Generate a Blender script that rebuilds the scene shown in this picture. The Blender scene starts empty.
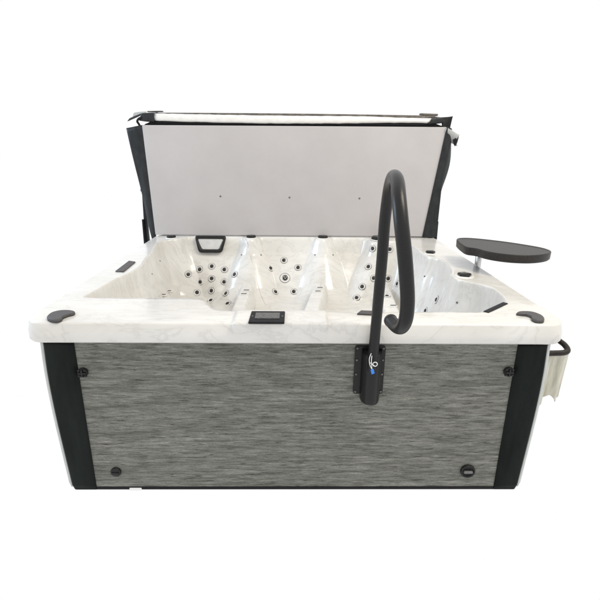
import bpy, bmesh, math, random
import numpy as np
from mathutils import Vector, Matrix

# ------------------------------------------------------------------ HEIGHTFIELD
H = 0.823                       # height of the acrylic rim
LIP = 0.733                     # underside of the rim
X0, X1, Y0, Y1 = -1.098, 1.096, 0.0, 1.945

OUT_PTS = [(-.955, .312), (-.70, .309), (-.47, .309), (-.425, .293), (-.395, .23), (-.355, .166), (-.27, .141),
           (-.10, .139), (.12, .139), (.22, .125), (.27, .10), (.32, .10), (.38, .13), (.60, .140), (.79, .142), (.86, .19), (.93, .265),
           (.966, .34), (.978, .42), (.978, .50), (.945, .562), (.89, .612), (.853, .66), (.850, .75), (.885, .86), (.905, .98),
           (.900, 1.12), (.845, 1.20), (.830, 1.32), (.835, 1.45), (.815, 1.60), (.755, 1.685), (.67, 1.70), (.59, 1.72),
           (.55, 1.80), (.50, 1.835), (.38, 1.838), (.285, 1.835), (.255, 1.79), (.207, 1.755), (.16, 1.79), (.13, 1.835),
           (-.05, 1.84), (-.26, 1.835), (-.295, 1.785), (-.343, 1.745), (-.39, 1.785), (-.425, 1.832), (-.60, 1.838),
           (-.80, 1.832), (-.855, 1.79), (-.885, 1.725), (-.955, 1.68), (-.995, 1.60), (-.975, 1.42), (-.945, 1.27),
           (-.925, 1.08), (-.90, .92), (-.905, .78), (-.935, .66), (-.955, .50), (-.968, .38)]


def catmull(pts, n):
    P = np.array(pts); m = len(P); out = []
    for i in range(m):
        a, b, c, d = P[i-1], P[i], P[(i+1) % m], P[(i+2) % m]
        for k in range(n):
            t = k/n
            out.append(.5*((2*b)+(c-a)*t+(2*a-5*b+4*c-d)*t*t+(3*b-a-3*c+d)*t**3))
    return np.array(out)


OUTLINE = catmull(OUT_PTS, 8)


def sstep(x): 
    x = np.clip(x, 0, 1); return x*x*(3-2*x)


def inside(x, y):
    A = OUTLINE; B = np.roll(A, -1, 0); r = np.zeros(len(x), bool)
    for (ax, ay), (bx_, by_) in zip(A, B):
        c = ((ay > y) != (by_ > y))
        with np.errstate(divide='ignore', invalid='ignore'):
            r ^= c & (x < (bx_-ax)*(y-ay)/(by_-ay+1e-15)+ax)
    return r


def dist(x, y):
    A = OUTLINE; B = np.roll(A, -1, 0); best = np.full(len(x), 9.)
    for (ax, ay), (bx_, by_) in zip(A, B):
        dx, dy = bx_-ax, by_-ay; L = dx*dx+dy*dy+1e-15
        t = np.clip(((x-ax)*dx+(y-ay)*dy)/L, 0, 1)
        best = np.minimum(best, (x-ax-t*dx)**2+(y-ay-t*dy)**2)
    return np.sqrt(best)


SEAT = .40
PROF_D = np.array([0, .004, .010, .018, .03, .05, .10, .16, .22, .27, .32, .42, 9])
PROF_Z = np.array([0, .001, .006, .022, .060, .110, .170, .245, .325, .375, .405, .420, .423])
ARMS = [((-.355, 1.72), (-.366, .92), .034, .515), ((.207, 1.74), (.075, .92), .036, .515), ((.66, 1.70), (.60, .92), .04, .50),
        ((-1.0, 1.75), (-.98, .60), .100, .50)]


def smax(a, b, k):
    h = np.clip(.5+.5*(a-b)/k, 0, 1)
    return b*(1-h)+a*h+k*h*(1-h)


def zf(x, y):
    x = np.atleast_1d(np.asarray(x, float)); y = np.atleast_1d(np.asarray(y, float))
    d = dist(x, y); ins = inside(x, y)
    dside = np.minimum(x+.96, .93-x); dback = 1.84-y
    w = sstep((dside-dback)/.28+.45)
    front = sstep((1.0-y)/.5)
    stretch = (1+1.5*(1-w))*(1+.6*front)
    z = H-np.interp(d*stretch, PROF_D, PROF_Z)
    # soft dished seat backs
    for cx in (-.62, -.07, .45):
        z = z-.022*np.exp(-((x-cx)/.15)**2-((y-1.60)/.13)**2)*ins
    # footwell
    fw = sstep((1.18-y)/.08)*sstep((y-.42)/.08)*sstep((x+.62)/.08)*sstep((.62-x)/.08)
    z = z-.22*fw
    for (a, b, hw, zt) in ARMS:
        ax, ay = a; bx_, by_ = b; dx, dy = bx_-ax, by_-ay; L = dx*dx+dy*dy
        t = np.clip(((x-ax)*dx+(y-ay)*dy)/L, 0, 1)
        q = np.sqrt((x-ax-t*dx)**2+(y-ay-t*dy)**2)
        zz = zt-.010*t-.28*sstep((q-hw)/.09)
        z = np.where(d > .012, smax(z, zz, .022), z)
    return np.where(ins, z, H)


# ------------------------------------------------------------------ HELPERS
C = bpy.context.scene.collection
R_ = random.Random(7)


def link(o): C.objects.link(o); return o


def empty(name, loc=(0, 0, 0), label=None, cat=None, group=None):
    o = bpy.data.objects.new(name, None); o.location = loc; o.empty_display_size = .1; link(o)
    return tag(o, label, cat, group)


def tag(o, label=None, cat=None, group=None, kind=None):
    if label: o['label'] = label
    if cat: o['category'] = cat
    if group: o['group'] = group
    if kind: o['kind'] = kind
    return o


def obj(name, bm, mat, parent=None, smooth=True, bevel=0, seg=2, angle=35):
    """bm is in world coordinates; the object's origin is moved to the parent's."""
    bmesh.ops.recalc_face_normals(bm, faces=bm.faces)
    me = bpy.data.meshes.new(name); bm.to_mesh(me); bm.free()
    if mat: me.materials.append(mat)
    for p in me.polygons: p.use_smooth = smooth
    o = bpy.data.objects.new(name, me); link(o)
    if parent is not None:
        o.parent = parent
        pw = Vector((0, 0, 0)); q = parent
        while q is not None: pw += q.location; q = q.parent
        o.location = -pw
    if bevel:
        m = o.modifiers.new('bevel', 'BEVEL'); m.width = bevel; m.segments = seg; m.limit_method = 'ANGLE'; m.angle_limit = math.radians(angle)
    if smooth:
        m = o.modifiers.new('wn', 'WEIGHTED_NORMAL'); m.keep_sharp = False
    return o


def box(bm, lo, hi):
    v = [bm.verts.new((x, y, z)) for x in (lo[0], hi[0]) for y in (lo[1], hi[1]) for z in (lo[2], hi[2])]
    for f in ((0, 1, 3, 2), (4, 6, 7, 5), (0, 4, 5, 1), (2, 3, 7, 6), (0, 2, 6, 4), (1, 5, 7, 3)):
        bm.faces.new([v[i] for i in f])


def hexa(bm, b, t):
    """b, t: four points each (bottom ring, top ring)."""
    vb = [bm.verts.new(p) for p in b]; vt = [bm.verts.new(p) for p in t]; n = len(b)
    bm.faces.new(vb[::-1]); bm.faces.new(vt)
    for i in range(n): bm.faces.new((vb[i], vb[(i+1) % n], vt[(i+1) % n], vt[i]))


def prism(bm, pts, z0, z1, inset=0, drop=0):
    """polygon in x,y extruded in z with an optional rounded-in top."""
    n = len(pts); cx = sum(p[0] for p in pts)/n; cy = sum(p[1] for p in pts)/n
    rings = [[bm.verts.new((p[0], p[1], z0)) for p in pts], [bm.verts.new((p[0], p[1], z1-drop)) for p in pts]]
    if inset:
        for k in (.35, .7, 1.0):
            s = inset*(1-math.cos(k*math.pi/2)); h = z1-drop+drop*math.sin(k*math.pi/2)
            r = []
            for p in pts:
                dx, dy = cx-p[0], cy-p[1]; L = math.hypot(dx, dy)
                r.append(bm.verts.new((p[0]+dx/L*s, p[1]+dy/L*s, h)))
            rings.append(r)
    for a, b in zip(rings, rings[1:]):
        for i in range(n): bm.faces.new((a[i], a[(i+1) % n], b[(i+1) % n], b[i]))
    bm.faces.new(rings[0][::-1]); bm.faces.new(rings[-1])


def frame_of(nrm, up=Vector((0, 0, 1))):
    n = Vector(nrm).normalized(); u = up.cross(n)
    if u.length < 1e-3: u = Vector((1, 0, 0))
    u.normalize(); v = n.cross(u)
    return u, v, n


def lathe(bm, prof, origin, nrm, seg=28, cap=True):
    """prof: list of (radius, height along normal)."""
    u, v, n = frame_of(nrm); o = Vector(origin); rings = []
    for r, h in prof:
        rings.append([bm.verts.new(o+n*h+u*(r*math.cos(2*math.pi*i/seg))+v*(r*math.sin(2*math.pi*i/seg))) for i in range(seg)])
    for a, b in zip(rings, rings[1:]):
        for i in range(seg): bm.faces.new((a[i], a[(i+1) % seg], b[(i+1) % seg], b[i]))
    if cap: bm.faces.new(rings[0][::-1]); bm.faces.new(rings[-1])


def tube(bm, pts, r, seg=20, cap=True, closed=False):
    pts = [Vector(p) for p in pts]; n = len(pts)
    rs = r if isinstance(r, (list, tuple)) else [r]*n
    rings = []; ref = None
    for i, p in enumerate(pts):
        if closed: t = pts[(i+1) % n]-pts[i-1]
        else: t = pts[min(i+1, n-1)]-pts[max(i-1, 0)]
        t.normalize()
        if ref is None:
            ref = Vector((1, 0, 0)) if abs(t.x) < .8 else Vector((0, 1, 0))
        u = (ref-t*ref.dot(t)).normalized(); ref = u; v = t.cross(u)
        rings.append([bm.verts.new(p+u*(rs[i]*math.cos(2*math.pi*k/seg))+v*(rs[i]*math.sin(2*math.pi*k/seg))) for k in range(seg)])
    pairs = list(zip(rings, rings[1:]))
    if closed: pairs.append((rings[-1], rings[0]))
    for a, b in pairs:
        for k in range(seg): bm.faces.new((a[k], a[(k+1) % seg], b[(k+1) % seg], b[k]))
    if cap and not closed: bm.faces.new(rings[0][::-1]); bm.faces.new(rings[-1])


def spline(pts, n=10):
    P = [Vector(p) for p in pts]; out = []
    for i in range(len(P)-1):
        a = P[max(i-1, 0)]; b = P[i]; c = P[i+1]; d = P[min(i+2, len(P)-1)]
        for k in range(n):
            t = k/n; out.append(.5*((2*b)+(c-a)*t+(2*a-5*b+4*c-d)*t*t+(3*b-a-3*c+d)*t**3))
    out.append(P[-1]); return out


def rrect(x0, x1, y0, y1, r, n=8):
    out = []
    for (cx, cy, a) in ((x1-r, y0+r, -90), (x1-r, y1-r, 0), (x0+r, y1-r, 90), (x0+r, y0+r, 180)):
        for k in range(n+1):
            t = math.radians(a+90*k/n); out.append((cx+r*math.cos(t), cy+r*math.sin(t)))
    return out


# ------------------------------------------------------------------ MATERIALS
def mat(name, col=(.5, .5, .5), rough=.5, spec=.5, metal=0, coat=0):
    m = bpy.data.materials.new(name); m.use_nodes = True
    b = m.node_tree.nodes['Principled BSDF']
    b.inputs['Base Color'].default_value = (*col, 1); b.inputs['Roughness'].default_value = rough
    b.inputs['Specular IOR Level'].default_value = spec; b.inputs['Metallic'].default_value = metal
    b.inputs['Coat Weight'].default_value = coat
    return m


def nodes(m): return m.node_tree.nodes, m.node_tree.links, m.node_tree.nodes['Principled BSDF']


def coords(nt, scale, rot=(0, 0, 0)):
    tc = nt.nodes.new('ShaderNodeTexCoord'); mp = nt.nodes.new('ShaderNodeMapping')
    mp.inputs['Scale'].default_value = scale; mp.inputs['Rotation'].default_value = rot
    nt.links.new(tc.outputs['Object'], mp.inputs['Vector']); return mp.outputs['Vector']


def noise(nt, vec, scale, detail=4, rough=.55, dist_=0):
    n = nt.nodes.new('ShaderNodeTexNoise'); n.inputs['Scale'].default_value = scale; n.inputs['Detail'].default_value = detail
    n.inputs['Roughness'].default_value = rough; n.inputs['Distortion'].default_value = dist_
    nt.links.new(vec, n.inputs['Vector']); return n.outputs['Fac']


def ramp(nt, fac, stops):
    r = nt.nodes.new('ShaderNodeValToRGB'); e = r.color_ramp.elements
    while len(e) < len(stops): e.new(.5)
    for i, (p, c) in enumerate(stops):
        e[i].position = p; e[i].color = (*c, 1) if len(c) == 3 else c
    nt.links.new(fac, r.inputs['Fac']); return r.outputs['Color']


def mixc(nt, fac, a, b, mode='MIX'):
    m = nt.nodes.new('ShaderNodeMix'); m.data_type = 'RGBA'; m.blend_type = mode
    for s, v in ((m.inputs[0], fac), (m.inputs[6], a), (m.inputs[7], b)):
        if isinstance(v, (int, float)): s.default_value = v
        elif isinstance(v, tuple): s.default_value = (*v, 1)
        else: nt.links.new(v, s)
    return m.outputs[2]


def bump(m, fac, strength, d=.001):
    nt = m.node_tree; b = nt.nodes.new('ShaderNodeBump'); b.inputs['Strength'].default_value = strength; b.inputs['Distance'].default_value = d
    nt.links.new(fac, b.inputs['Height']); nt.links.new(b.outputs['Normal'], nt.nodes['Principled BSDF'].inputs['Normal'])


# marbled white acrylic
M_acr = mat('marbled_acrylic', rough=.22, spec=.45, coat=.25)
nt = M_acr.node_tree
v = coords(nt, (1.0, 1.3, 1.6), (.1, .25, .55))
wv = noise(nt, v, 1.7, 3, .5, .8)
st = coords(nt, (2.2, 8.0, 2.6), (.2, .15, -.85))
n1 = noise(nt, st, 1.5, 7, .62, 1.4)
veins = ramp(nt, n1, [(0.38, (0, 0, 0)), (.47, (.25, .25, .25)), (.505, (.9, .9, .9)), (.53, (.2, .2, .2)), (.62, (.05, .05, .05)), (.66, (.5, .5, .5)), (.70, (0, 0, 0))])
clouds = ramp(nt, wv, [(.35, (0, 0, 0)), (.65, (1, 1, 1))])
base = mixc(nt, clouds, (.660, .642, .602), (.755, .745, .718))
vm = nt.nodes.new('ShaderNodeMath'); vm.operation = 'MULTIPLY'; nt.links.new(veins, vm.inputs[0]); vm.inputs[1].default_value = .34
col = mixc(nt, vm.outputs[0], base, (.40, .385, .37))
nt.links.new(col, nt.nodes['Principled BSDF'].inputs['Base Color'])

# woven grey side panel
M_pan = mat('grey_woven_panel', rough=.6, spec=.25)
nt = M_pan.node_tree
va = noise(nt, coords(nt, (4.2, 4.2, 50)), 2.2, 6, .64, .2)
vb = noise(nt, coords(nt, (14, 14, 210)), 2.0, 4, .6)
vc = noise(nt, coords(nt, (1.2, 1.2, 9)), 2.0, 3, .6)
vd = noise(nt, coords(nt, (120, 120, 160)), 1.0, 2, .5)
ca = ramp(nt, va, [(.28, (.080, .079, .071)), (.42, (.148, .148, .135)), (.56, (.212, .212, .196)), (.78, (.300, .300, .280))])
cb = ramp(nt, vb, [(.30, (.50, .50, .48)), (.44, (.95, .95, .95)), (.72, (1.15, 1.15, 1.15))])
cc = ramp(nt, vc, [(.3, (.80, .80, .79)), (.7, (1.1, 1.1, 1.08))])
cd = ramp(nt, vd, [(.3, (.90, .90, .90)), (.7, (1.06, 1.06, 1.06))])
ve = noise(nt, coords(nt, (9.5, 9.5, 105)), 1.6, 4, .66, .15)
ce = ramp(nt, ve, [(.34, (.40, .39, .37)), (.41, (.92, .92, .92)), (.45, (1, 1, 1)), (.59, (1, 1, 1)), (.64, (1.32, 1.32, 1.30))])
vg = noise(nt, coords(nt, (110, 110, 420)), 1.5, 2, .6)
cg = ramp(nt, vg, [(.3, (.80, .80, .79)), (.7, (1.14, 1.14, 1.13))])
col = mixc(nt, 1.0, mixc(nt, 1.0, mixc(nt, 1.0, ca, cb, 'MULTIPLY'), cc, 'MULTIPLY'), cd, 'MULTIPLY')
col = mixc(nt, 1.0, mixc(nt, 1.0, col, ce, 'MULTIPLY'), cg, 'MULTIPLY')
nt.links.new(col, nt.nodes['Principled BSDF'].inputs['Base Color'])
bump(M_pan, vb, .35, .0015)


def speckled(name, c0, c1, rough, spec, scale=60, bstr=.2, stretch=(1, 1, 1)):
    m = mat(name, c0, rough, spec); nt = m.node_tree
    n = noise(nt, coords(nt, stretch), scale, 4, .6)
    nt.links.new(ramp(nt, n, [(.3, c0), (.7, c1)]), nt.nodes['Principled BSDF'].inputs['Base Color'])
    if bstr: bump(m, n, bstr, .001)
    return m


M_post = speckled('dark_green_vinyl_post', (.007, .009, .008), (.014, .018, .016), .45, .10, 5, 0, (3, 3, .7))
M_trim = speckled('pale_corner_trim', (.50, .52, .51), (.60, .62, .60), .4, .4, 12, 0)
M_black = speckled('black_plastic', (.008, .008, .008), (.016, .016, .016), .4, .3, 90, .1)
M_base = speckled('black_base', (.006, .006, .008), (.012, .012, .014), .5, .2, 20, 0)
M_rail = speckled('textured_black_rail', (.008, .008, .009), (.015, .014, .014), .34, .30, 260, .2)
M_skirt = speckled('black_vinyl_skirt', (.012, .014, .015), (.026, .028, .030), .42, .25, 14, .35, (2, 2, 1))
M_under = speckled('grey_cover_underside', (.468, .450, .455), (.508, .492, .496), .75, .2, 3, 0)
M_foam = speckled('white_wrapped_foam', (.74, .73, .71), (.84, .83, .81), .35, .4, 22, .5, (1, 3, 2))
M_brown = speckled('dark_cover_edge', (.05, .045, .042), (.22, .20, .18), .6, .2, 14, 0)
M_grey = speckled('speaker_mesh', (.045, .043, .045), (.12, .115, .115), .6, .3, 420, .5)
M_ring = mat('jet_ring', (.78, .77, .75), .18, .6, coat=.3)
M_jetshade = mat('jet_shade_grey', (.28, .27, .26), .5, .3)
M_steel = mat('brushed_steel', (.55, .55, .54), .28, .5, 1)
M_hole = speckled('jet_nozzle', (.012, .012, .012), (.03, .028, .026), .35, .4, 80, 0)
M_screw = speckled('screw_grey', (.10, .10, .10), (.18, .18, .18), .4, .5, 200, 0)
M_lcd = mat('grey_display', (.13, .13, .13), .25, .5)
nt = M_lcd.node_tree
nl = noise(nt, coords(nt, (30, 260, 30)), 2.0, 3, .6)
nt.links.new(ramp(nt, nl, [(.35, (.04, .04, .04)), (.65, (.15, .15, .145))]), nt.nodes['Principled BSDF'].inputs['Base Color'])
M_tray = speckled('brown_black_tray', (.018, .016, .015), (.034, .030, .027), .42, .3, 120, .15)
M_trayedge = M_tray
M_white = mat('white_plastic', (.8, .8, .79), .35, .5)
M_blue = mat('blue_tag', (.03, .22, .75), .35, .5)
M_insert = speckled('pale_headrest_insert', (.50, .50, .50), (.62, .62, .61), .3, .4, 20, 0)
M_bar = speckled('dark_bronze_bar', (.012, .010, .008), (.026, .021, .018), .4, .25, 60, .1)
M_film = mat('clear_plastic_wrap', (.38, .39, .39), .2, .5)
M_cloth = mat('beige_sheer_cloth', (.5, .47, .36), .55, .3)
nt = M_cloth.node_tree
nc = noise(nt, coords(nt, (60, 20, 9)), 1.2, 5, .55, .2)
nt.links.new(ramp(nt, nc, [(.25, (.44, .42, .34)), (.5, (.57, .55, .46)), (.78, (.70, .68, .60))]), nt.nodes['Principled BSDF'].inputs['Base Color'])
bump(M_cloth, nc, .6, .004)
M_cloth.node_tree.nodes['Principled BSDF'].inputs['Transmission Weight'].default_value = .0

M_floor = bpy.data.materials.new('glowing_white_floor'); M_floor.use_nodes = True  # floor glows by itself, so contact shadows vanish into white
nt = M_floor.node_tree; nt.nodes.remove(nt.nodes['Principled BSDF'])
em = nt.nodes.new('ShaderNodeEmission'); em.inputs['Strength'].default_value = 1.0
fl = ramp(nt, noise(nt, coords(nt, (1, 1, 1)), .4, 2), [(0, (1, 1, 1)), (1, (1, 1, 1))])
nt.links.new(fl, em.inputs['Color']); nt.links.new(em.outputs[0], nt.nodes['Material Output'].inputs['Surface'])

# ------------------------------------------------------------------ GROUND
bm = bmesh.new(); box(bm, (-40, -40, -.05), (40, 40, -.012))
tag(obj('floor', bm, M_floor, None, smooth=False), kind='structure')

# ------------------------------------------------------------------ HOT TUB
TUB = empty('hot_tub', (0, .97, 0), 'square white marbled hot tub with grey woven front panel and dark corner posts', 'hot tub')


def build_shell():
    NT = 1500
    cx, cy = 0.0, .98
    RR = .085
    th = np.linspace(0, 2*np.pi, NT, endpoint=False)
    dx, dy = np.cos(th), np.sin(th)

    def cast(poly):
        A = np.array(poly); B = np.roll(A, -1, 0); best = np.full(NT, 9.)
        for (ax, ay), (bx_, by_) in zip(A, B):
            ex, ey = bx_-ax, by_-ay
            den = dx*ey-dy*ex
            with np.errstate(divide='ignore', invalid='ignore'):
                t = ((ax-cx)*ey-(ay-cy)*ex)/den; s = ((ax-cx)*dy-(ay-cy)*dx)/den
            ok = (s >= -1e-9) & (s <= 1+1e-9) & (t > 0)
            best = np.where(ok & (t < best), t, best)
        return best
    r_in = cast(OUTLINE)

    def outer(ins): return cast(rrect(X0+ins, X1-ins, Y0+ins, Y1-ins, max(RR-ins*.5, .03), 14))
    rings = []

    def ring(r, z):
        rings.append(np.stack([cx+dx*r, cy+dy*r, np.broadcast_to(z, (NT,))], 1))
    # lip: underside, vertical band, rounded upper edge
    ring(outer(.055), LIP+.012); ring(outer(.012), LIP+.002); ring(outer(.004), LIP+.001); ring(outer(.0), LIP+.008); ring(outer(.0), LIP+.04); ring(outer(.004), LIP+.058)
    rf = .014
    for k in range(0, 9):
        a = math.radians(12+78*k/8)
        ring(outer(.006+rf*(1-math.cos(a))), H-.004-rf*.8+rf*.8*math.sin(a)+.0)
    ro = outer(.006+rf)
    # flat top with a very soft crown, then the fillet into the basin
    for s in (.08, .2, .35, .5, .65, .8, .92):
        r = ro*(1-s)+r_in*s; ring(r, H-.004+.004*sstep(s*1.6))
    steps = np.concatenate([np.array([0, .003, .006, .009, .012, .015, .019, .024]), np.arange(.029, .34, .0055)])
    rest = np.linspace(0, 1, 70)[1:-1]
    rl = [r_in-s for s in steps]
    last = r_in-steps[-1]-.006
    rl += [last*(1-q)+.02*q for q in rest]
    pts = []
    for r in rl: pts.append(np.stack([cx+dx*r, cy+dy*r], 1))
    P = np.concatenate(pts); Z = zf(P[:, 0], P[:, 1])
    Z[:NT] = H
    PP = np.concatenate([P, Z[:, None]], 1)
    V = np.concatenate(rings+[PP])
    # control plateau: front edge steps a little forward and up
    x, y, z = V[:, 0], V[:, 1], V[:, 2]
    mk = sstep((x+.262)/.012)*sstep((.125-x)/.012)
    top = sstep((z-(LIP+.052))/.012)
    front = sstep((.138-y)/.012)*(y < .2)
    V[:, 2] += .011*mk*top*front*(z > LIP+.05)
    V[:, 1] -= .020*mk*top*(y < .05)
    nr = len(V)//NT
    cen = len(V); V = np.concatenate([V, [[cx, cy, zf(cx, cy)[0]]]])
    i = np.arange(NT); j = (i+1) % NT
    F = []
    for k in range(nr-1):
        F.append(np.stack([k*NT+i, k*NT+j, (k+1)*NT+j, (k+1)*NT+i], 1))
    F = np.concatenate(F).tolist()
    F += [((nr-1)*NT+int(a), (nr-1)*NT+int(b), cen) for a, b in zip(i, j)]
    me = bpy.data.meshes.new('shell'); me.from_pydata(V.tolist(), [], F); me.update()
    for p in me.polygons: p.use_smooth = True
    me.materials.append(M_acr)
    o = bpy.data.objects.new('shell', me); link(o); o.parent = TUB; o.location = -TUB.location
    return o


SHELL = build_shell()


def surf(x, y):
    e = .012
    z = float(zf(x, y)[0])
    zx = float((zf(x+e, y)-zf(x-e, y))[0])/(2*e); zy = float((zf(x, y+e)-zf(x, y-e))[0])/(2*e)
    return Vector((x, y, z)), Vector((-zx, -zy, 1)).normalized()


# cabinet -----------------------------------------------------------
yF = .040
# panel
bm = bmesh.new(); box(bm, (-.909, yF, .006), (.909, yF+.03, LIP+.010)); obj('front_panel', bm, M_pan, TUB, smooth=False)
bm = bmesh.new(); box(bm, (-.909, Y1-.07, .030), (.909, Y1-.04, LIP+.010)); obj('rear_panel', bm, M_pan, TUB, smooth=False)
for s in (-1, 1):
    bm = bmesh.new(); xa, xb = sorted((s*1.035, s*1.01)); box(bm, (xa, .20, .030), (xb, 1.745, LIP+.010)); obj('side_panel', bm, M_pan, TUB, smooth=False)


def post_profile(z):
    """outer half width of the corner post at height z (bellies out slightly, tucks in at the floor)."""
    zz = z+np.linspace(-.07, .07, 15)
    w = float(np.mean(np.interp(zz, [-.006, .20, .365, .534, .64, .733], [1.020, 1.031, 1.039, 1.043, 1.041, 1.035])))
    return w-.008*(1-sstep((z+.006)/.018)) if z < .012 else w


def corner(sx, front):
    n = 30
    bm = bmesh.new(); rings = []
    for k in range(n+1):
        z = -.006+(LIP-.002+.006)*k/n
        xo = post_profile(z)
        y0 = yF-.006; yi = y0+.15
        r = .014
        loop = [(.910, y0), (xo-r, y0)]
        loop += [(xo-r+r*math.sin(math.radians(a)), y0+r-r*math.cos(math.radians(a))) for a in (22, 45, 68)]
        loop += [(xo, y0+r), (xo, yi), (.910, yi)]
        ring = []
        for (x, y) in loop:
            Y = y if front else (Y1-y)
            ring.append(bm.verts.new((sx*x, Y, z)))
        rings.append(ring)
    m = len(rings[0])
    for a, b in zip(rings, rings[1:]):
        for i in range(m): bm.faces.new((a[i], a[(i+1) % m], b[(i+1) % m], b[i]))
    bm.faces.new(rings[0][::-1]); bm.faces.new(rings[-1])
    obj('corner_post', bm, M_post, TUB, angle=50)
    # pale strip wrapping the outer corner behind the post
    bm = bmesh.new(); rings = []
    for k in range(n+1):
        z = -.004+(LIP-.002+.004)*k/n
        xo = post_profile(z)
        w = .022
        y0 = yF+.012
        loop = [(xo-.008, y0), (xo+w-.006, y0), (xo+w, y0+.010), (xo+w, y0+.15), (xo-.008, y0+.15)]
        rings.append([bm.verts.new((sx*x, y if front else Y1-y, z)) for x, y in loop])
    m = 5
    for a, b in zip(rings, rings[1:]):
        for i in range(m): bm.faces.new((a[i], a[(i+1) % m], b[(i+1) % m], b[i]))
    bm.faces.new(rings[0][::-1]); bm.faces.new(rings[-1])
    obj('corner_trim', bm, M_trim, TUB, angle=50)


for sx in (-1, 1):
    for fr in (True, False): corner(sx, fr)
# base
bm = bmesh.new(); box(bm, (-.985, .06, -.010), (.985, 1.88, .004)); obj('base_pan', bm, M_base, TUB, smooth=False)
bm = bmesh.new(); box(bm, (-.93, yF-.003, -.008), (.93, yF+.012, .005)); obj('base_strip', bm, M_base, TUB, smooth=False)
bm = bmesh.new(); box(bm, (-.760, .034, -.0115), (-.705, .06, .002)); obj('foot_shim', bm, M_white, TUB, bevel=.002)
# dark strip standing in for the shade under the lip
bm = bmesh.new(); box(bm, (-1.03, yF-.010, LIP-.006), (1.03, yF+.02, LIP+.004)); obj('lip_shade_strip', bm, M_base, TUB, smooth=False)


def latch(x, z):
    bm = bmesh.new()
    lathe(bm, [(.019, 0), (.021, .004), (.021, .012), (.018, .015)], (x, yF, z), (0, -1, 0), 24)
    l = obj('latch', bm, M_black, TUB, angle=30)
    bm = bmesh.new()
    box(bm, (x-.017, yF-.022, z-.004), (x+.017, yF-.012, z+.004))
    box(bm, (x-.004, yF-.0225, z-.017), (x+.004, yF-.0125, z+.017))
    for (a, b) in ((-1, -1), (-1, 1), (1, -1), (1, 1)):
        xa, xb = sorted((x+a*.007, x+a*.018)); za, zb = sorted((z+b*.007, z+b*.017)); box(bm, (xa, yF-.019, za), (xb, yF-.010, zb))
    obj('latch_handle', bm, M_black, l, bevel=.002)


latch(-.888, .588); latch(.886, .597)
bm = bmesh.new(); lathe(bm, [(.021, 0), (.023, .003), (.023, .010), (.019, .014), (.004, .015)], (-.810, yF, .091), (0, -1, 0), 28); k = obj('vent_cap', bm, M_black, TUB, angle=30)
bm = bmesh.new(); box(bm, (-.826, yF-.019, .087), (-.794, yF-.013, .095)); obj('cap_rib', bm, M_black, k, bevel=.001)
bm = bmesh.new(); lathe(bm, [(.031, 0), (.033, .004), (.033, .012), (.029, .016), (.025, .014), (.023, .009), (.022, .008)], (.776, yF, .096), (0, -1, 0), 36); k = obj('drain_cap', bm, M_black, TUB, angle=30)
bm = bmesh.new(); box(bm, (.756, yF-.020, .090), (.796, yF-.008, .102)); obj('cap_handle', bm, M_screw, k, bevel=.003)

# control panel -------------------------------------------------------
zc = H+.011
bm = bmesh.new(); hexa(bm, [(-.192, -.030, zc-.004), (-.052, -.030, zc-.004), (-.052, .098, zc-.004), (-.190, .098, zc-.004)], [(-.192, -.030, zc+.005), (-.052, -.030, zc+.005), (-.052, .098, zc+.005), (-.190, .098, zc+.005)])
CP = obj('control_panel', bm, M_base, TUB, bevel=.003)
bm = bmesh.new(); box(bm, (-.170, .006, zc+.004), (-.072, .072, zc+.0075)); obj('display', bm, M_lcd, CP, bevel=.001)
for (x, y, w) in ((-.147, .024, .010), (-.121, .024, .010), (-.095, .024, .010)):
    bm = bmesh.new(); box(bm, (x-w, y-.006, zc+.007), (x+w, y+.003, zc+.0085)); obj('button', bm, M_screw, CP, bevel=.0008)
for x in (-.181, -.061):
    bm = bmesh.new(); lathe(bm, [(.004, 0), (.004, .0015)], (x, .036, zc+.0045), (0, 0, 1), 12); obj('button', bm, M_screw, CP)


# speaker covers -------------------------------------------------------
def smooth2d(pts, n=6):
    return [tuple(p) for p in catmull(pts, n)]


padL = [(-1.012, .060), (-1.010, .098), (-.985, .122), (-.945, .124), (-.914, .108), (-.910, .082), (-.926, .066), (-.936, .040), (-.930, .012), (-.948, -.004), (-.978, .008), (-1.002, .032)]
padL = [(-.961+(a+.961)*.90, .060+(b-.060)*.92) for a, b in padL]
bm = bmesh.new(); prism(bm, smooth2d(padL), H-.004, H+.010, .006, .006); obj('speaker_cover', bm, M_grey, TUB)
padR = [(.915, .104), (.935, .128), (.968, .134), (.996, .124), (1.012, .090), (1.006, .052), (.985, .022), (.958, .022), (.952, .046), (.962, .070), (.950, .090), (.930, .094)]
bm = bmesh.new(); prism(bm, smooth2d(padR), H-.004, H+.010, .006, .006); obj('speaker_cover', bm, M_grey, TUB)
# filter slot on the left rim
bm = bmesh.new(); prism(bm, [(-.995, .765), (-.948, .757), (-.957, .985), (-1.003, 1.010)], H-.004, H+.006, .003, .003); SL = obj('waterfall_slot', bm, M_grey, TUB, angle=30)
bm = bmesh.new(); prism(bm, [(.247, .098), (.306, .090), (.318, .130), (.268, .136)], H-.004, H+.008, .003, .003); obj('rim_slot', bm, M_grey, TUB)
# dark strip at the right inner corner
bm = bmesh.new()
hexa(bm, [(.792, .146, H-.045), (.808, .128, H-.045), (.948, .252, H-.045), (.930, .270, H-.045)], [(.792, .146, H+.004), (.808, .128, H+.004), (.948, .252, H+.004), (.930, .270, H+.004)])
obj('corner_headrest', bm, M_base, TUB, bevel=.004)


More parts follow.
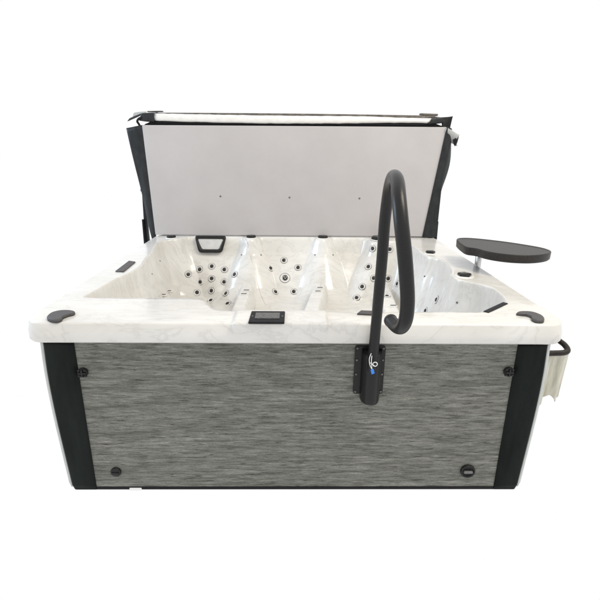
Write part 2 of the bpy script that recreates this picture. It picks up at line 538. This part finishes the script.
# rim dials ------------------------------------------------------------
def dial(x, y, r=.040, h=.016, pent=False):
    bm = bmesh.new(); lathe(bm, [(r+.010, -.004), (r+.010, .002), (r+.003, .004)], (x, y, H), (0, 0, 1), 36)
    d = obj('dial', bm, M_ring, TUB)
    bm = bmesh.new(); n = 5 if pent else 30
    lathe(bm, [(r, 0), (r, h*.6), (r*.9, h), (r*.5, h+.001)], (x, y, H+.002), (0, 0, 1), n); obj('dial_cap', bm, M_black, d, bevel=.004 if pent else 0)
    bm = bmesh.new(); box(bm, (x-r*.55, y-.006, H+h), (x+r*.55, y+.006, H+h+.006)); obj('dial_grip', bm, M_screw, d, bevel=.002)


dial(-.944, 1.775, .034); dial(-.343, 1.800, .036); dial(.207, 1.810, .038); dial(.635, 1.768, .062, .020)
dial(.889, 1.290, .034, .014, True); dial(.915, .722, .040, .014, True)

# headrest frame on the back wall (upper left seat)
bm = bmesh.new()


def trap(s, y, cxm=-.6525, czm=.770):
    """rounded trapezoid outline, s = inward offset"""
    c = [(-.775+s, .836-s), (-.530-s, .836-s), (-.564-s*1.05, .712+s), (-.742+s*1.05, .712+s)]
    out = []
    for i in range(4):
        p = Vector(c[i]); a = (Vector(c[i-1])-p).normalized(); b = (Vector(c[(i+1) % 4])-p).normalized(); q = max(.006, .026-s*.5)
        for k in range(7):
            t = k/6; out.append(p+a*q*(1-t)**2+b*q*t**2)
    return [(p.x, y-.040+(p.y-.704)*.36, p.y) for p in out]


L1 = trap(0, 1.800); L2 = trap(.004, 1.788); L3 = trap(.018, 1.788); L4 = trap(.023, 1.800)
rr = [[bm.verts.new(p) for p in L] for L in (L1, L2, L3, L4)]
n = len(L1)
for a, b in list(zip(rr, rr[1:])):
    for i in range(n): bm.faces.new((a[i], a[(i+1) % n], b[(i+1) % n], b[i]))
HR = obj('headrest', bm, M_black, TUB)
bm = bmesh.new()
La = [bm.verts.new(p) for p in trap(.021, 1.830)]; Lb = [bm.verts.new(p) for p in trap(.021, 1.799)]; Lc = [bm.verts.new(p) for p in trap(.030, 1.794)]
for A_, B_ in ((La, Lb), (Lb, Lc)):
    for i in range(n): bm.faces.new((A_[i], A_[(i+1) % n], B_[(i+1) % n], B_[i]))
bm.faces.new(Lc)
obj('headrest_insert', bm, M_insert, HR, angle=30)
bm = bmesh.new(); tube(bm, [(-.735+.18*t/12, 1.797-.004*math.sin(t/12*math.pi), .752) for t in range(13)], .006, 10); obj('insert_ridge', bm, M_white, HR)
#JETS


def jet(x, y, r=.0255, big=False, mark=0):
    p, nrm = surf(x, y)
    bm = bmesh.new()
    lathe(bm, [(r*.90, -.008), (r*.92, .0035), (r*.86, .0055), (r*.74, .0055), (r*.66, .003), (r*.58, -.002)], p, nrm, 32, cap=False)
    j = obj('jet', bm, M_ring, TUB)
    bm = bmesh.new(); lathe(bm, [(r*1.06, -.006), (r*1.06, .0016), (r*.98, .0016), (r*.95, -.004)], p, nrm, 32, cap=False); obj('jet_shade_ring', bm, M_jetshade, j)  # grey ring painting the shaded groove around the jet
    bm = bmesh.new(); lathe(bm, [(r*.62, -.006), (r*.60, .0005), (r*.50, .001), (r*.46, -.001)], p, nrm, 28); obj('jet_bezel', bm, M_steel, j)
    u, v_, n_ = frame_of(nrm)
    bm = bmesh.new(); q = p+n_*.0015+(u*R_.uniform(-.1, .1)+v_*R_.uniform(-.1, .1))*r
    lathe(bm, [(r*.50, -.002), (r*.48, .004), (r*.34, .007), (r*.14, .005)], q, nrm, 20); obj('nozzle', bm, M_hole, j)
    if big:
        bm = bmesh.new()
        for k in range(3):
            a = k*2.094+.5; c = q+n_*.006+(u*math.cos(a)+v_*math.sin(a))*r*.22
            lathe(bm, [(r*.1, -.002), (r*.1, .004)], c, nrm, 12)
        obj('nozzle_insert', bm, M_steel, j)


JET_XY = [(-0.813, 1.679), (-0.732, 1.713), (-0.64, 1.717), (-0.541, 1.7), (-0.456, 1.631), (-0.724, 1.678), (-0.635, 1.66), (-0.538, 1.643), (-0.748, 1.64), (-0.634, 1.62), (-0.516, 1.555), (-0.635, 1.578), (-0.492, 1.463), (-0.191, 1.704), (-0.091, 1.75), (0.016, 1.714), (-0.153, 1.582), (-0.013, 1.598), (0.54, 1.636), (0.489, 1.551), (0.445, 1.501), (0.574, 1.698), (0.699, 1.676), (0.575, 1.579), (0.686, 1.603), (0.747, 1.554), (0.639, 1.374), (0.849, 0.937), (0.821, 1.042)]
BIG_XY = [(-0.083, 1.666)]
DOTS = [(-0.412, 1.726), (-0.265, 1.733), (0.145, 1.729), (0.283, 1.741), (-0.966, 1.507), (0.831, 1.172), (0.856, 0.624), (-0.91, 1.124)]
SLITS = [(-0.864, 1.156), (-0.879, 1.345), (-0.35, 1.429), (-0.36, 1.346), (0.175, 1.498), (0.156, 1.415), (0.641, 1.165)]
#PLACED
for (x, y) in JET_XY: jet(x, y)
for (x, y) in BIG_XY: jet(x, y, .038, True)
for (x, y) in DOTS:
    p, nrm = surf(x, y); bm = bmesh.new(); lathe(bm, [(.006, -.002), (.006, .002), (.003, .003)], p, nrm, 12); obj('air_button', bm, M_screw, TUB)
for (x, y) in SLITS:
    p, nrm = surf(x, y); bm = bmesh.new()
    prism(bm, rrect(x-.028, x+.028, y-.015, y+.015, .014, 5), p.z-.004, p.z+.006, .004, .003); s = obj('air_control', bm, M_ring, TUB)
    bm = bmesh.new(); prism(bm, rrect(x-.020, x+.020, y-.007, y+.007, .006, 4), p.z+.004, p.z+.009); obj('control_lever', bm, M_screw, s)

# ------------------------------------------------------------------ FOLDED COVER
COV = empty('tub_cover', (0, 1.95, .83), 'folded grey and black hot tub cover standing upright along the back rim', 'tub cover')
bm = bmesh.new()
hexa(bm, [(-1.090, 1.900, .828), (1.076, 1.900, .828), (1.076, 1.972, .828), (-1.090, 1.972, .828)],
     [(-1.128, 1.900, 1.626), (1.104, 1.900, 1.634), (1.104, 1.972, 1.634), (-1.128, 1.972, 1.626)])
obj('underside_panel', bm, M_under, COV, bevel=.006)
bm = bmesh.new()
hexa(bm, [(-1.10, 1.980, .828), (1.08, 1.980, .828), (1.08, 2.07, .828), (-1.10, 2.07, .828)],
     [(-1.130, 1.980, 1.640), (1.106, 1.980, 1.648), (1.106, 2.05, 1.648), (-1.130, 2.05, 1.640)])
obj('outer_panel', bm, M_skirt, COV, bevel=.008)
# hinge seam, dark gap between the halves
bm = bmesh.new(); hexa(bm, [(-1.126, 1.912, 1.622), (1.102, 1.912, 1.630), (1.102, 1.99, 1.630), (-1.126, 1.99, 1.622)], [(-1.04, 1.915, 1.664), (.99, 1.915, 1.668), (.99, 1.99, 1.668), (-1.04, 1.99, 1.664)])
obj('hinge_seam', bm, M_base, COV)
# white wrapped foam edge, slightly sagging, wrinkled
bm = bmesh.new(); rings = []
for k in range(61):
    t = k/60; x = -1.036+t*2.02
    zb = 1.655-.011*math.sin(math.pi*min(1, t*1.15))+.004*t+R_.uniform(-.0012, .0012); zt = 1.706-.006*math.sin(math.pi*t)-.012*sstep((t-.7)/.3)+R_.uniform(-.0012, .0012)
    y = 1.896+R_.uniform(-.0015, .0015)
    rings.append([bm.verts.new(q) for q in ((x, y+.012, zb), (x, y, zb+.008), (x, y-.001, (zb+zt)/2), (x, y+.002, zt-.008), (x, y+.014, zt), (x, y+.12, zt+.004), (x, y+.12, zb))])
for a, b in zip(rings, rings[1:]):
    for i in range(7): bm.faces.new((a[i], a[(i+1) % 7], b[(i+1) % 7], b[i]))
bm.faces.new(rings[0][::-1]); bm.faces.new(rings[-1])
obj('foam_edge', bm, M_foam, COV)
# brown line of the far edge of the cover
bm = bmesh.new(); rings = []
for k in range(41):
    t = k/40; x = -1.09+t*2.13; z = 1.717+.004*math.sin(math.pi*t)
    rings.append([bm.verts.new(q) for q in ((x, 2.00, z-.03), (x, 2.00, z), (x, 2.06, z+.004), (x, 2.06, z-.03))])
for a, b in zip(rings, rings[1:]):
    for i in range(4): bm.faces.new((a[i], a[(i+1) % 4], b[(i+1) % 4], b[i]))
bm.faces.new(rings[0][::-1]); bm.faces.new(rings[-1])
obj('top_edge', bm, M_brown, COV)
# black corner wraps
bm = bmesh.new(); hexa(bm, [(-1.150, 1.905, 1.655), (-1.030, 1.890, 1.648), (-1.030, 2.03, 1.648), (-1.150, 2.03, 1.655)], [(-1.130, 1.905, 1.706), (-1.034, 1.890, 1.710), (-1.034, 2.03, 1.722), (-1.130, 2.03, 1.718)]); obj('corner_wrap', bm, M_skirt, COV, bevel=.008, seg=3)
bm = bmesh.new(); hexa(bm, [(.960, 1.888, 1.652), (1.090, 1.905, 1.664), (1.090, 2.03, 1.664), (.960, 2.03, 1.65)], [(.982, 1.888, 1.686), (1.070, 1.905, 1.700), (1.070, 2.03, 1.712), (.982, 2.03, 1.71)]); obj('corner_wrap', bm, M_skirt, COV, bevel=.008, seg=3)
bm = bmesh.new(); hexa(bm, [(-1.115, 2.0, 1.722), (-1.005, 2.0, 1.724), (-1.005, 2.05, 1.724), (-1.115, 2.05, 1.722)], [(-1.110, 2.0, 1.728), (-1.00, 2.0, 1.731), (-1.00, 2.05, 1.731), (-1.110, 2.05, 1.728)]); obj('top_tab', bm, M_brown, COV, bevel=.003)
bm = bmesh.new(); hexa(bm, [(.93, 2.0, 1.722), (1.06, 2.0, 1.716), (1.06, 2.05, 1.716), (.93, 2.05, 1.722)], [(.93, 2.0, 1.734), (1.06, 2.0, 1.730), (1.06, 2.05, 1.730), (.93, 2.05, 1.734)]); obj('top_tab', bm, M_brown, COV, bevel=.003)


def sheet(name, rows, m, parent, thick=.004, sub=2):
    """rows of points (top to bottom) skinned into a draped sheet"""
    bm = bmesh.new(); g = [[bm.verts.new(p) for p in r] for r in rows]
    for a, b in zip(g, g[1:]):
        for i in range(len(a)-1): bm.faces.new((a[i], a[i+1], b[i+1], b[i]))
    me = bpy.data.meshes.new(name); bmesh.ops.recalc_face_normals(bm, faces=bm.faces); bm.to_mesh(me); bm.free(); me.materials.append(m)
    for p in me.polygons: p.use_smooth = True
    o = bpy.data.objects.new(name, me); link(o); o.parent = parent
    pw = Vector((0, 0, 0)); q = parent
    while q is not None: pw += q.location; q = q.parent
    o.location = -pw
    s = o.modifiers.new('s', 'SUBSURF'); s.boundary_smooth = 'PRESERVE_CORNERS'; s.levels = s.render_levels = sub
    t = o.modifiers.new('t', 'SOLIDIFY'); t.thickness = thick; t.offset = 0
    return o


# skirts: left hangs as a flat strip, right billows out
rowsL = []
for k in range(9):
    t = k/8
    z = 1.604-.83*t
    xi = -1.126+.044*t
    xo = float(np.interp(z, [.77, .877, 1.138, 1.344, 1.604], [-1.118, -1.142, -1.176, -1.208, -1.250]))
    rowsL.append([(xi, 1.905, z+.022*(1-t)), ((xi*2+xo)/3, 1.900+.006*math.sin(t*9), z+.014*(1-t)), ((xi+2*xo)/3, 1.912, z+.006*(1-t)), (xo, 1.925-.01*math.sin(t*7), z)])
sheet('skirt_flap', rowsL, M_skirt, COV)
rowsR = []
prof = [(1.104, 1.150, 1.636), (1.098, 1.152, 1.545), (1.092, 1.160, 1.47), (1.085, 1.160, 1.385), (1.076, 1.140, 1.29), (1.068, 1.105, 1.18), (1.060, 1.098, 1.08), (1.050, 1.092, .97), (1.030, 1.084, .79)]
for k, (xi, xo, z) in enumerate(prof):
    t = k/8
    rowsR.append([(xi-.004, 1.896, z), (xi*.6+xo*.4, 1.892+.014*math.sin(k*1.7), z-.006), (xi*.3+xo*.7, 1.902-.012*math.sin(k*1.3), z-.010), (xo, 1.93, z-.014)])
sheet('skirt_flap', rowsR, M_skirt, COV)
# left half of the right skirt lies in front of the panel: slanting dark band narrowing the grey panel
bm = bmesh.new(); hexa(bm, [(.985, 1.889, .826), (1.094, 1.889, .826), (1.094, 1.899, .826), (.985, 1.899, .826)], [(1.100, 1.889, 1.630), (1.108, 1.889, 1.630), (1.108, 1.899, 1.630), (1.100, 1.899, 1.630)]); obj('side_binding', bm, M_skirt, COV)
# curled corner of the skirt
rowsC = []
for k in range(6):
    t = k/5; bx_ = 1.100+.095*t; bz = 1.632-.055*t
    rowsC.append([(bx_-.012+.004*k, 1.93, bz-.075), (bx_-.020, 1.900, bz-.035), (bx_, 1.885, bz), (bx_+.006, 1.91, bz+.002), (bx_+.006, 1.94, bz-.02)])
sheet('curled_corner', rowsC, M_film, COV)
rowsC = [[(1.155, 1.90, 1.545), (1.172, 1.893, 1.555), (1.197, 1.900, 1.583)], [(1.165, 1.90, 1.512), (1.180, 1.895, 1.520), (1.197, 1.905, 1.560)], [(1.178, 1.91, 1.500), (1.186, 1.905, 1.512), (1.194, 1.91, 1.535)]]
sheet('curl_lining', rowsC, M_base, COV)
rowsC = [[(1.075, 1.99, 1.705), (1.125, 1.985, 1.706), (1.168, 1.99, 1.714)], [(1.085, 1.98, 1.665), (1.125, 1.975, 1.665), (1.160, 1.99, 1.670)], [(1.095, 1.97, 1.625), (1.125, 1.975, 1.622), (1.153, 1.99, 1.62)]]
sheet('strap_end', rowsC, M_base, COV)
# loose strap and clear film at the upper left corner
rowsC = [[(-1.238, 1.93, 1.652), (-1.200, 1.935, 1.668), (-1.150, 1.94, 1.690)], [(-1.228, 1.95, 1.672), (-1.190, 1.95, 1.688), (-1.140, 1.95, 1.706)]]
sheet('loose_strap', rowsC, M_skirt, COV)
rowsC = [[(-1.210, 1.955, 1.680), (-1.170, 1.957, 1.690), (-1.120, 1.96, 1.700)], [(-1.200, 1.97, 1.712), (-1.160, 1.975, 1.720), (-1.110, 1.98, 1.722)]]
sheet('film_flap', rowsC, M_film, COV, .002)
bm = bmesh.new(); tube(bm, spline([(-1.120, 1.91, 1.680), (-1.145, 1.90, 1.668), (-1.158, 1.90, 1.650), (-1.150, 1.91, 1.630), (-1.140, 1.92, 1.600)]), .008, 10); obj('strap_loop', bm, M_base, COV)
for (x, z) in ((-.575, 1.124), (-.051, 1.120), (.482, 1.117)):
    bm = bmesh.new(); lathe(bm, [(.007, -.001), (.007, .002), (.003, .004)], (x, 1.900, z), (0, -1, 0), 12); obj('rivet', bm, M_screw, COV)

# the whole cover leans back a little: its foot stands further forward on the rim
for o in COV.children:
    for v in o.data.vertices: v.co.y -= .038*(1-(v.co.z-.83)/.8)

# lifter arms ----------------------------------------------------------
LIFT = empty('cover_lifter', (0, 2.02, .70), 'dark metal lifter arms rising beside both ends of the upright cover', 'cover lifter')
for s, x0, x1 in ((-1, -1.200, -1.196), (1, 1.118, 1.106)):
    bm = bmesh.new(); hexa(bm, [(x0-.020, 1.985, .60), (x0+.020, 1.985, .60), (x0+.020, 2.02, .60), (x0-.020, 2.02, .60)], [(x1-.006, 1.985, 1.13), (x1+.012, 1.985, 1.13), (x1+.012, 2.01, 1.13), (x1-.006, 2.01, 1.13)])
    a = obj('lifter_arm', bm, M_skirt, LIFT, bevel=.003)
    bm = bmesh.new(); tube(bm, [(x1+s*.003+.010*math.cos(q*.6283), 1.985, 1.155+.013*math.sin(q*.6283)) for q in range(10)], .003, 8, closed=True); obj('pin_ring', bm, M_screw, a)
    bm = bmesh.new(); xa, xb = sorted((x0, s*1.03)); box(bm, (xa, 1.99, .56), (xb, 2.015, .62)); obj('bracket', bm, M_base, LIFT, bevel=.003)
    bm = bmesh.new(); xx = x0+s*.012; tube(bm, [(xx, 1.975, .70), (xx-.003*s, 1.975, .93)], .010, 12); obj('gas_strut', bm, M_base, a)
# return of the lifter tube between the arms, behind the cover
bm = bmesh.new(); tube(bm, [(-1.186, 2.10, 1.12), (1.106, 2.10, 1.12)], .012, 12); tube(bm, [(-1.186, 2.0, 1.12), (-1.186, 2.10, 1.12)], .012, 12); tube(bm, [(1.106, 2.0, 1.12), (1.106, 2.10, 1.12)], .012, 12); obj('cross_tube', bm, M_base, LIFT)

# ------------------------------------------------------------------ HANDRAIL
RAIL = empty('handrail', (.30, .03, .44), 'black hooked tube handrail bolted to the front panel by a tall plate', 'handrail')
bm = bmesh.new(); pl = rrect(.237, .362, .492, .712, .010, 4)
hexa(bm, [(x, yF-.001, z) for x, z in pl], [(x, yF-.010, z) for x, z in pl]); PL = obj('mounting_plate', bm, M_black, RAIL, angle=30)
for zz in (.703, .650, .585, .530, .503):
    for x in (.246, .353):
        if zz in (.530,): continue
        bm = bmesh.new(); lathe(bm, [(.0045, 0), (.0045, .003), (.002, .004)], (x, yF-.010, zz), (0, -1, 0), 10); obj('screw', bm, M_screw, PL)
# socket: half round shell with rounded foot
bm = bmesh.new(); rings = []
for k in range(16):
    if k < 12: z = .700-.220*k/11; q = 1
    else: a = (k-11)/4*math.pi/2; z = .480-.022*math.sin(a); q = math.cos(a)*.7+.3
    r = .043*(.6+.4*q); w = .041*(.5+.5*q)
    cx_ = .306
    rings.append([bm.verts.new((cx_+w*math.cos(math.radians(t)), yF-.009-(r*1.25+.012*min(1, k/4))*math.sin(math.radians(t))*q, z)) for t in range(0, 181, 12)])
for a, b in zip(rings, rings[1:]):
    for i in range(len(a)-1): bm.faces.new((a[i], a[i+1], b[i+1], b[i]))
    bm.faces.new((a[-1], a[0], b[0], b[-1]))
bm.faces.new(rings[0][::-1]); bm.faces.new(rings[-1])
obj('socket', bm, M_rail, RAIL, angle=40)
RT = .0205
ctl = [(.302, -.010, .60), (.302, -.020, .68), (.3035, -.040, .90), (.305, -.056, 1.10), (.305, -.058, 1.22),
       (.304, -.078, 1.290), (.300, -.125, 1.355), (.294, -.190, 1.391), (.287, -.262, 1.400), (.280, -.335, 1.388), (.272, -.405, 1.350),
       (.273, -.452, 1.288), (.282, -.474, 1.215), (.292, -.480, 1.145), (.300, -.481, 1.080), (.302, -.474, 1.025),
       (.300, -.450, .990), (.296, -.420, .974), (.290, -.392, .972), (.284, -.366, .975)]
path_ = [tuple(p) for p in spline(ctl, 7)]
bm = bmesh.new(); tube(bm, path_, [RT]*(len(path_)), 32); obj('rail_tube', bm, M_rail, RAIL, angle=50)
bm = bmesh.new(); e0 = Vector(path_[-1]); lathe(bm, [(RT+.0004, -.006), (RT+.0006, .004), (RT*.85, .009), (RT*.4, .011)], e0, (-.02, 1, .06), 32); obj('end_cap', bm, M_grey, RAIL)

# paper tie with blue tag hung on the rail
TAG = empty('wire_tag', (.300, -.05, .66), 'small white wire loop with a blue tag hung at the base of the black handrail', 'tag')
bm = bmesh.new(); tube(bm, [(.304+.009*math.cos(q*.5236), -.062, .676+.009*math.sin(q*.5236)) for q in range(12)], .0018, 8, closed=True); obj('ring', bm, M_white, TAG)
bm = bmesh.new(); tube(bm, spline([(.289, -.048, .716), (.281, -.058, .698), (.283, -.063, .676), (.291, -.065, .658)]), .0014, 8); tube(bm, spline([(.292, -.048, .706), (.289, -.062, .690), (.291, -.064, .668), (.293, -.065, .656)]), .0014, 8); tube(bm, spline([(.285, -.056, .680), (.293, -.063, .676), (.302, -.064, .670)]), .0014, 8); obj('wire', bm, M_white, TAG)
bm = bmesh.new(); hexa(bm, [(.287, -.068, .654), (.298, -.068, .659), (.298, -.065, .659), (.287, -.065, .654)], [(.292, -.068, .634), (.304, -.068, .639), (.304, -.065, .639), (.292, -.065, .634)]); obj('blue_label', bm, M_blue, TAG, bevel=.001)

# ------------------------------------------------------------------ SIDE TRAY
TRAY = empty('side_tray', (1.10, .95, .60), 'black teardrop tray table on a short steel post beside the right rim', 'tray table')
tp = [(.974, 1.04), (.966, .96), (.964, .90), (.974, .868), (.996, .852), (1.016, .828), (1.030, .785), (1.060, .740), (1.100, .705), (1.155, .680), (1.231, .672), (1.31, .695), (1.374, .741), (1.408, .800), (1.396, .884), (1.324, .985), (1.262, 1.050), (1.194, 1.105), (1.130, 1.145), (1.067, 1.166), (1.011, 1.150), (.985, 1.10)]
o2 = smooth2d(tp, 5); n = len(o2); ccx, ccy = 1.19, .92
bm = bmesh.new()


def shr(s, z):
    out = []
    for i in range(n):
        a = Vector(o2[i-1]); b = Vector(o2[(i+1) % n]); t = (b-a).normalized(); nn = Vector((-t.y, t.x))
        out.append(bm.verts.new((o2[i][0]+nn.x*s, o2[i][1]+nn.y*s, z)))
    return out


zt = .952
rg = [shr(.020, zt-.048), shr(.006, zt-.046), shr(.001, zt-.040), shr(0, zt-.004), shr(.003, zt), shr(.009, zt), shr(.012, zt-.002), shr(.016, zt-.003)]
for a, b in zip(rg, rg[1:]):
    for i in range(n): bm.faces.new((a[i], a[(i+1) % n], b[(i+1) % n], b[i]))
bm.faces.new(rg[0][::-1]); bm.faces.new(rg[-1])
obj('tray_top', bm, M_tray, TRAY)
bm = bmesh.new(); tube(bm, [(1.136, 1.10, .62), (1.136, 1.10, .906)], .019, 24); obj('post', bm, M_steel, TRAY)
bm = bmesh.new(); box(bm, (1.036, 1.06, .58), (1.060, 1.14, .70)); box(bm, (1.056, 1.085, .60), (1.136, 1.115, .66)); obj('wall_bracket', bm, M_black, TRAY, bevel=.003)

# ------------------------------------------------------------------ TOWEL BAR + CLOTH
TB = empty('towel_bar', (1.04, .2, .66), 'dark curved towel bar fixed to the right side just under the rim', 'towel bar')
pb = spline([(1.050, .15, .628), (1.12, .15, .628), (1.180, .152, .630), (1.203, .165, .636), (1.208, .20, .645), (1.206, .26, .648), (1.205, .60, .648), (1.19, .645, .645), (1.12, .655, .64), (1.050, .655, .64)], 8)
bm = bmesh.new(); tube(bm, pb, .0125, 18); obj('bar', bm, M_bar, TB)
for y in (.15, .655):
    bm = bmesh.new(); lathe(bm, [(.03, 0), (.03, .008), (.02, .014)], (1.034, y, .63), (1, 0, 0), 24); obj('flange', bm, M_bar, TB)
rows = []
for k in range(17):
    t = k/16; row = []
    for i in range(15):
        q = i/14
        bot = .366+.045*max(0, 1-abs(q-.60)/.17)+.10*max(0, .30-q)+.010*math.sin(q*20)
        x = 1.075+.130*q+.030*t*q+.004*t*math.sin(q*9)
        row.append((x, .156+.05*t*q+(.013*math.sin(q*13+t*1.5)+.006*math.sin(q*29+1))*(.35+t), .636+(bot-.636)*t))
    rows.append(row)
cl = sheet('hanging_cloth', rows, M_cloth, None, .003); tag(cl, 'thin beige wrinkled cloth hanging from the towel bar at the right corner', 'cloth')

# ------------------------------------------------------------------ LIGHT, WORLD, CAMERA
W = bpy.data.worlds.new('World'); bpy.context.scene.world = W; W.use_nodes = True
W.node_tree.nodes['Background'].inputs[0].default_value = (1, 1, 1, 1); W.node_tree.nodes['Background'].inputs[1].default_value = 1.0


def area(name, loc, target, size, energy, col):
    l = bpy.data.lights.new(name, 'AREA'); l.shape = 'RECTANGLE'; l.size, l.size_y = size; l.energy = energy; l.color = col
    o = bpy.data.objects.new(name, l); link(o); o.location = loc
    o.rotation_euler = (Vector(target)-Vector(loc)).to_track_quat('-Z', 'Y').to_euler(); return o


area('cool_left_light', (-4.2, 1.6, 2.6), (.9, 1.0, .6), (2.0, 1.4), 95, (.58, .76, 1.0))  # added area lamp, unseen, cools the walls facing left
area('warm_high_light', (2.1, -.5, 4.2), (0, .7, .7), (1.3, 1.3), 88, (1.0, .90, .72))  # added area lamp, unseen, set high to brighten the rim top

cam = bpy.data.cameras.new('camera'); co = bpy.data.objects.new('camera', cam); link(co)
cam.sensor_width = 36; cam.lens = 460.13/600*36; cam.clip_start = .05; cam.clip_end = 200
pitch, yaw, roll = map(math.radians, (18.33, .8706, .568))
F_ = Vector((math.sin(yaw)*math.cos(pitch), math.cos(yaw)*math.cos(pitch), -math.sin(pitch)))
Rr = Vector((math.cos(yaw), -math.sin(yaw), 0)); U_ = Rr.cross(F_)
R2 = Rr*math.cos(roll)+U_*math.sin(roll); U2 = U_*math.cos(roll)-Rr*math.sin(roll)
co.matrix_world = Matrix(((R2.x, U2.x, -F_.x, -.0178), (R2.y, U2.y, -F_.y, -1.6933), (R2.z, U2.z, -F_.z, 1.4806), (0, 0, 0, 1)))
sc = bpy.context.scene; sc.camera = co
sc.view_settings.view_transform = 'Standard'; sc.view_settings.look = 'None'; sc.view_settings.exposure = 0; sc.view_settings.gamma = 1
sc.cycles.max_bounces = 8
